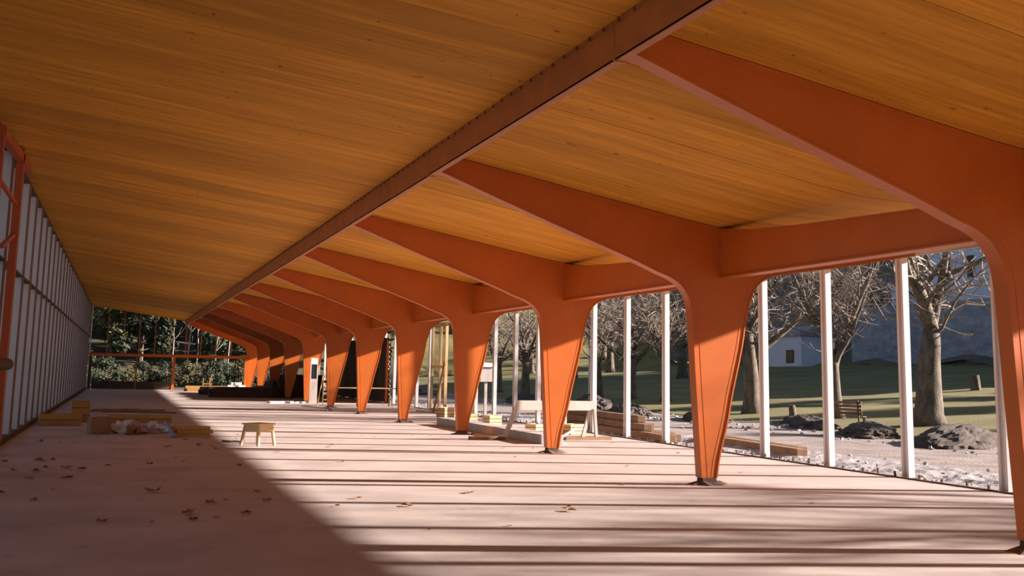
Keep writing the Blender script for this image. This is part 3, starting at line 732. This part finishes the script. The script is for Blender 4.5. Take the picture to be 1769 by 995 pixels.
# ------------------------------------------------------------------ clutter in the shade on the left
crate(-.38, 26.45, 0, .42, .40, .36, .2, 'dark slatted box left of the crumpled plastic heap', 'oldwood', 1)
crate(-1.35, 30.0, 0, .95, .45, .28, .15, 'long low yellow-brown box by the left window wall', 'yellow', 2)
crate(-.95, 31.8, 0, .45, .5, .55, .1, 'upright yellow-brown box behind the long low one', 'yellow', 3)
crate(.55, 31.5, 0, 1.6, .4, .20, .03, 'long flat wooden box behind the crumpled plastic heap', 'yellow', 2)
def crumple(X, Y, z, s, m, seed, lab, cat='plastic sheet'):
    o = lump('crumpled_sheet', M[m], (X, Y, z), s, s*.7, s*.62, seed, seed, 16, 7, 1.0); tag(o, lab, cat, 'heap of crumpled sheets')
hp_ = [(-.02, 26.7, .26, 'plastic', 'leftmost crumpled bluish plastic sheet of the heap'), (.22, 26.5, .24, 'plastic', 'brightest crumpled plastic sheet in the middle of the heap'),
       (.45, 26.75, .26, 'mauve', 'mauve crumpled paper in the heap'), (.66, 26.4, .22, 'mauve', 'small crumpled mauve paper at the front of the heap'), (.98, 26.7, .24, 'plastic', 'rightmost crumpled plastic sheet of the heap'),
       (.15, 27.1, .34, 'plastic', 'tallest crumpled plastic sheet at the back of the heap'), (.72, 27.0, .28, 'plastic', 'crumpled plastic sheet at the back right of the heap'), (.35, 26.15, .26, 'leaf', 'flattened dark brown rag at the front of the heap'), (1.25, 26.9, .2, 'leaf', 'brown rag at the right end of the heap')]
for i, (X, Y, s, m, lab) in enumerate(hp_): crumple(X, Y, 0.02, s, m, i+20, lab)
pk = empty('plank_stack', (1.55, 25.35, 0), .02); tag(pk, 'short stack of yellow planks at the edge of the sunlight', 'lumber stack')
for j in range(3): MB().box(-.34, .34+.06*(j % 2), -.12, .12, .075*j, .075*j+.068).build('plank', M['yellow'], pk)
gt = MB(); gt.tube([(.98, 25.9, .26), (1.06, 25.6, .20), (1.14, 25.2, .05), (1.16, 24.9, .045)], .045, 8); tag(gt.build('bent_gutter', M['bluemetal'], smooth=True), 'bent grey-blue pipe left of the yellow planks', 'pipe')
for i in range(7):
    a = (-1.35+.28*i, 38+.8*(i % 3), .03+.0*i)
    tag(MB().bar(a, (a[0]+1.4, a[1]+1.2-.3*i, .03), .09, .05).build('loose_lath', M['oldwood']), 'loose wooden lath by the far left wall, %s from the left' % ORD[i+1], 'lath', 'laths scattered on the far left floor')
# orange steel frame against the left wall
of = empty('steel_wall_frame', (-1.86, 20.4, 0)); tag(of, 'orange steel frame standing against the left window wall', 'frame')
MB().box(-.06, .06, -.09, .09, 0, 5.10).build('post', M['red'], of)
MB().bar((0, -3.2, 4.78), (0, 1.6, 5.02), .12, .14).build('top_rail', M['red'], of)
MB().bar((0, -3.2, 4.12), (0, -.09, 4.12), .05, .06).build('rung', M['red'], of)
MB().bar((0, -1.8, 3.25), (0, -.09, 3.62), .06, .06).build('brace', M['red'], of)
MB().box(-.06, .06, -3.29, -3.11, 0, 4.85).build('post', M['red'], of)
MB().tube([(.2, -7, 1.47), (.2, -1.5, 1.47)], .09, 12).build('round_rail', M['darkwood'], of)
MB().box(.0, .22, -3.25, -3.15, 1.33, 1.38).build('rail_bracket', M['red'], of)

# ------------------------------------------------------------------ dead leaves
def leaf_mesh(seed):
    rnd = random.Random(seed); b = MB(); n_ = 9; b.v.append((0, 0, .012))
    for i in range(n_):
        a = 2*math.pi*i/n_; q = (1 if i % 2 else .62)*rnd.uniform(.8, 1.1); b.v.append((q*math.cos(a)*.075, q*math.sin(a)*.055, .006+rnd.uniform(0, .035)))
    for i in range(n_): b.f.append((0, 1+i, 1+(i+1) % n_))
    k = len(b.v); b.v += [(-.06, .003, .01), (-.06, -.003, .01), (-.12, 0, .02)]; b.f.append((k, k+1, k+2))
    return b.mesh('dry_leaf', M['leaf'])
LM = [leaf_mesh(i) for i in range(5)]
big = [((4.74, 11.67), 1.3, 'large curled dry leaf in sunlight below the second crutch foot'), ((3.1, 12.43), 1.15, 'dark dry leaf in sunlight just right of the shadow edge'),
       ((.74, 12.14), 1.5, 'largest brown dry leaf in the left foreground shade'), ((1.31, 12.08), 1.3, 'brown dry leaf right of the largest one in the shade'), ((.46, 14.27), 1.9, 'flat orange-brown leaf lying across the shaded floor'),
       ((2.7, 13.24), .9, 'dry leaf in sunlight nearest the shadow corner'), ((4.19, 13.64), .9, 'pale dry leaf in the middle of the sunlit floor'), ((6.61, 14.3), .8, 'dry leaf just left of the nearest crutch foot'), ((2.33, 12.56), .8, 'small leaf at the very edge of the roof shadow')]
rl = random.Random(77); j = 0
def put_leaf(X, Y, s, lab):
    global j
    o = bpy.data.objects.new('dry_leaf', LM[j % 5]); j += 1; COL.objects.link(o); o.location = (X, Y, .0005); o.scale = (s, s, s); o.rotation_euler = (0, 0, rl.uniform(0, 6.28)); tag(o, lab, 'leaf', 'dry leaves on the floor')
for (p, s, lab) in big: put_leaf(*p, s, lab)
for i in range(34): put_leaf(rl.uniform(-1.7, 1.8), rl.uniform(10.5, 26), rl.uniform(.5, 1.1), 'small dry leaf lying on the shaded left part of the floor')
for i in range(26): put_leaf(rl.uniform(2.2, 10.8), rl.uniform(10.5, 30), rl.uniform(.4, .8), 'small dry leaf lying on the sunlit striped floor')
for i in range(12): put_leaf(rl.uniform(-1.7, -.4), rl.uniform(13.5, 19.5), rl.uniform(.9, 1.6), 'dark dry leaf drifted against the left window wall')
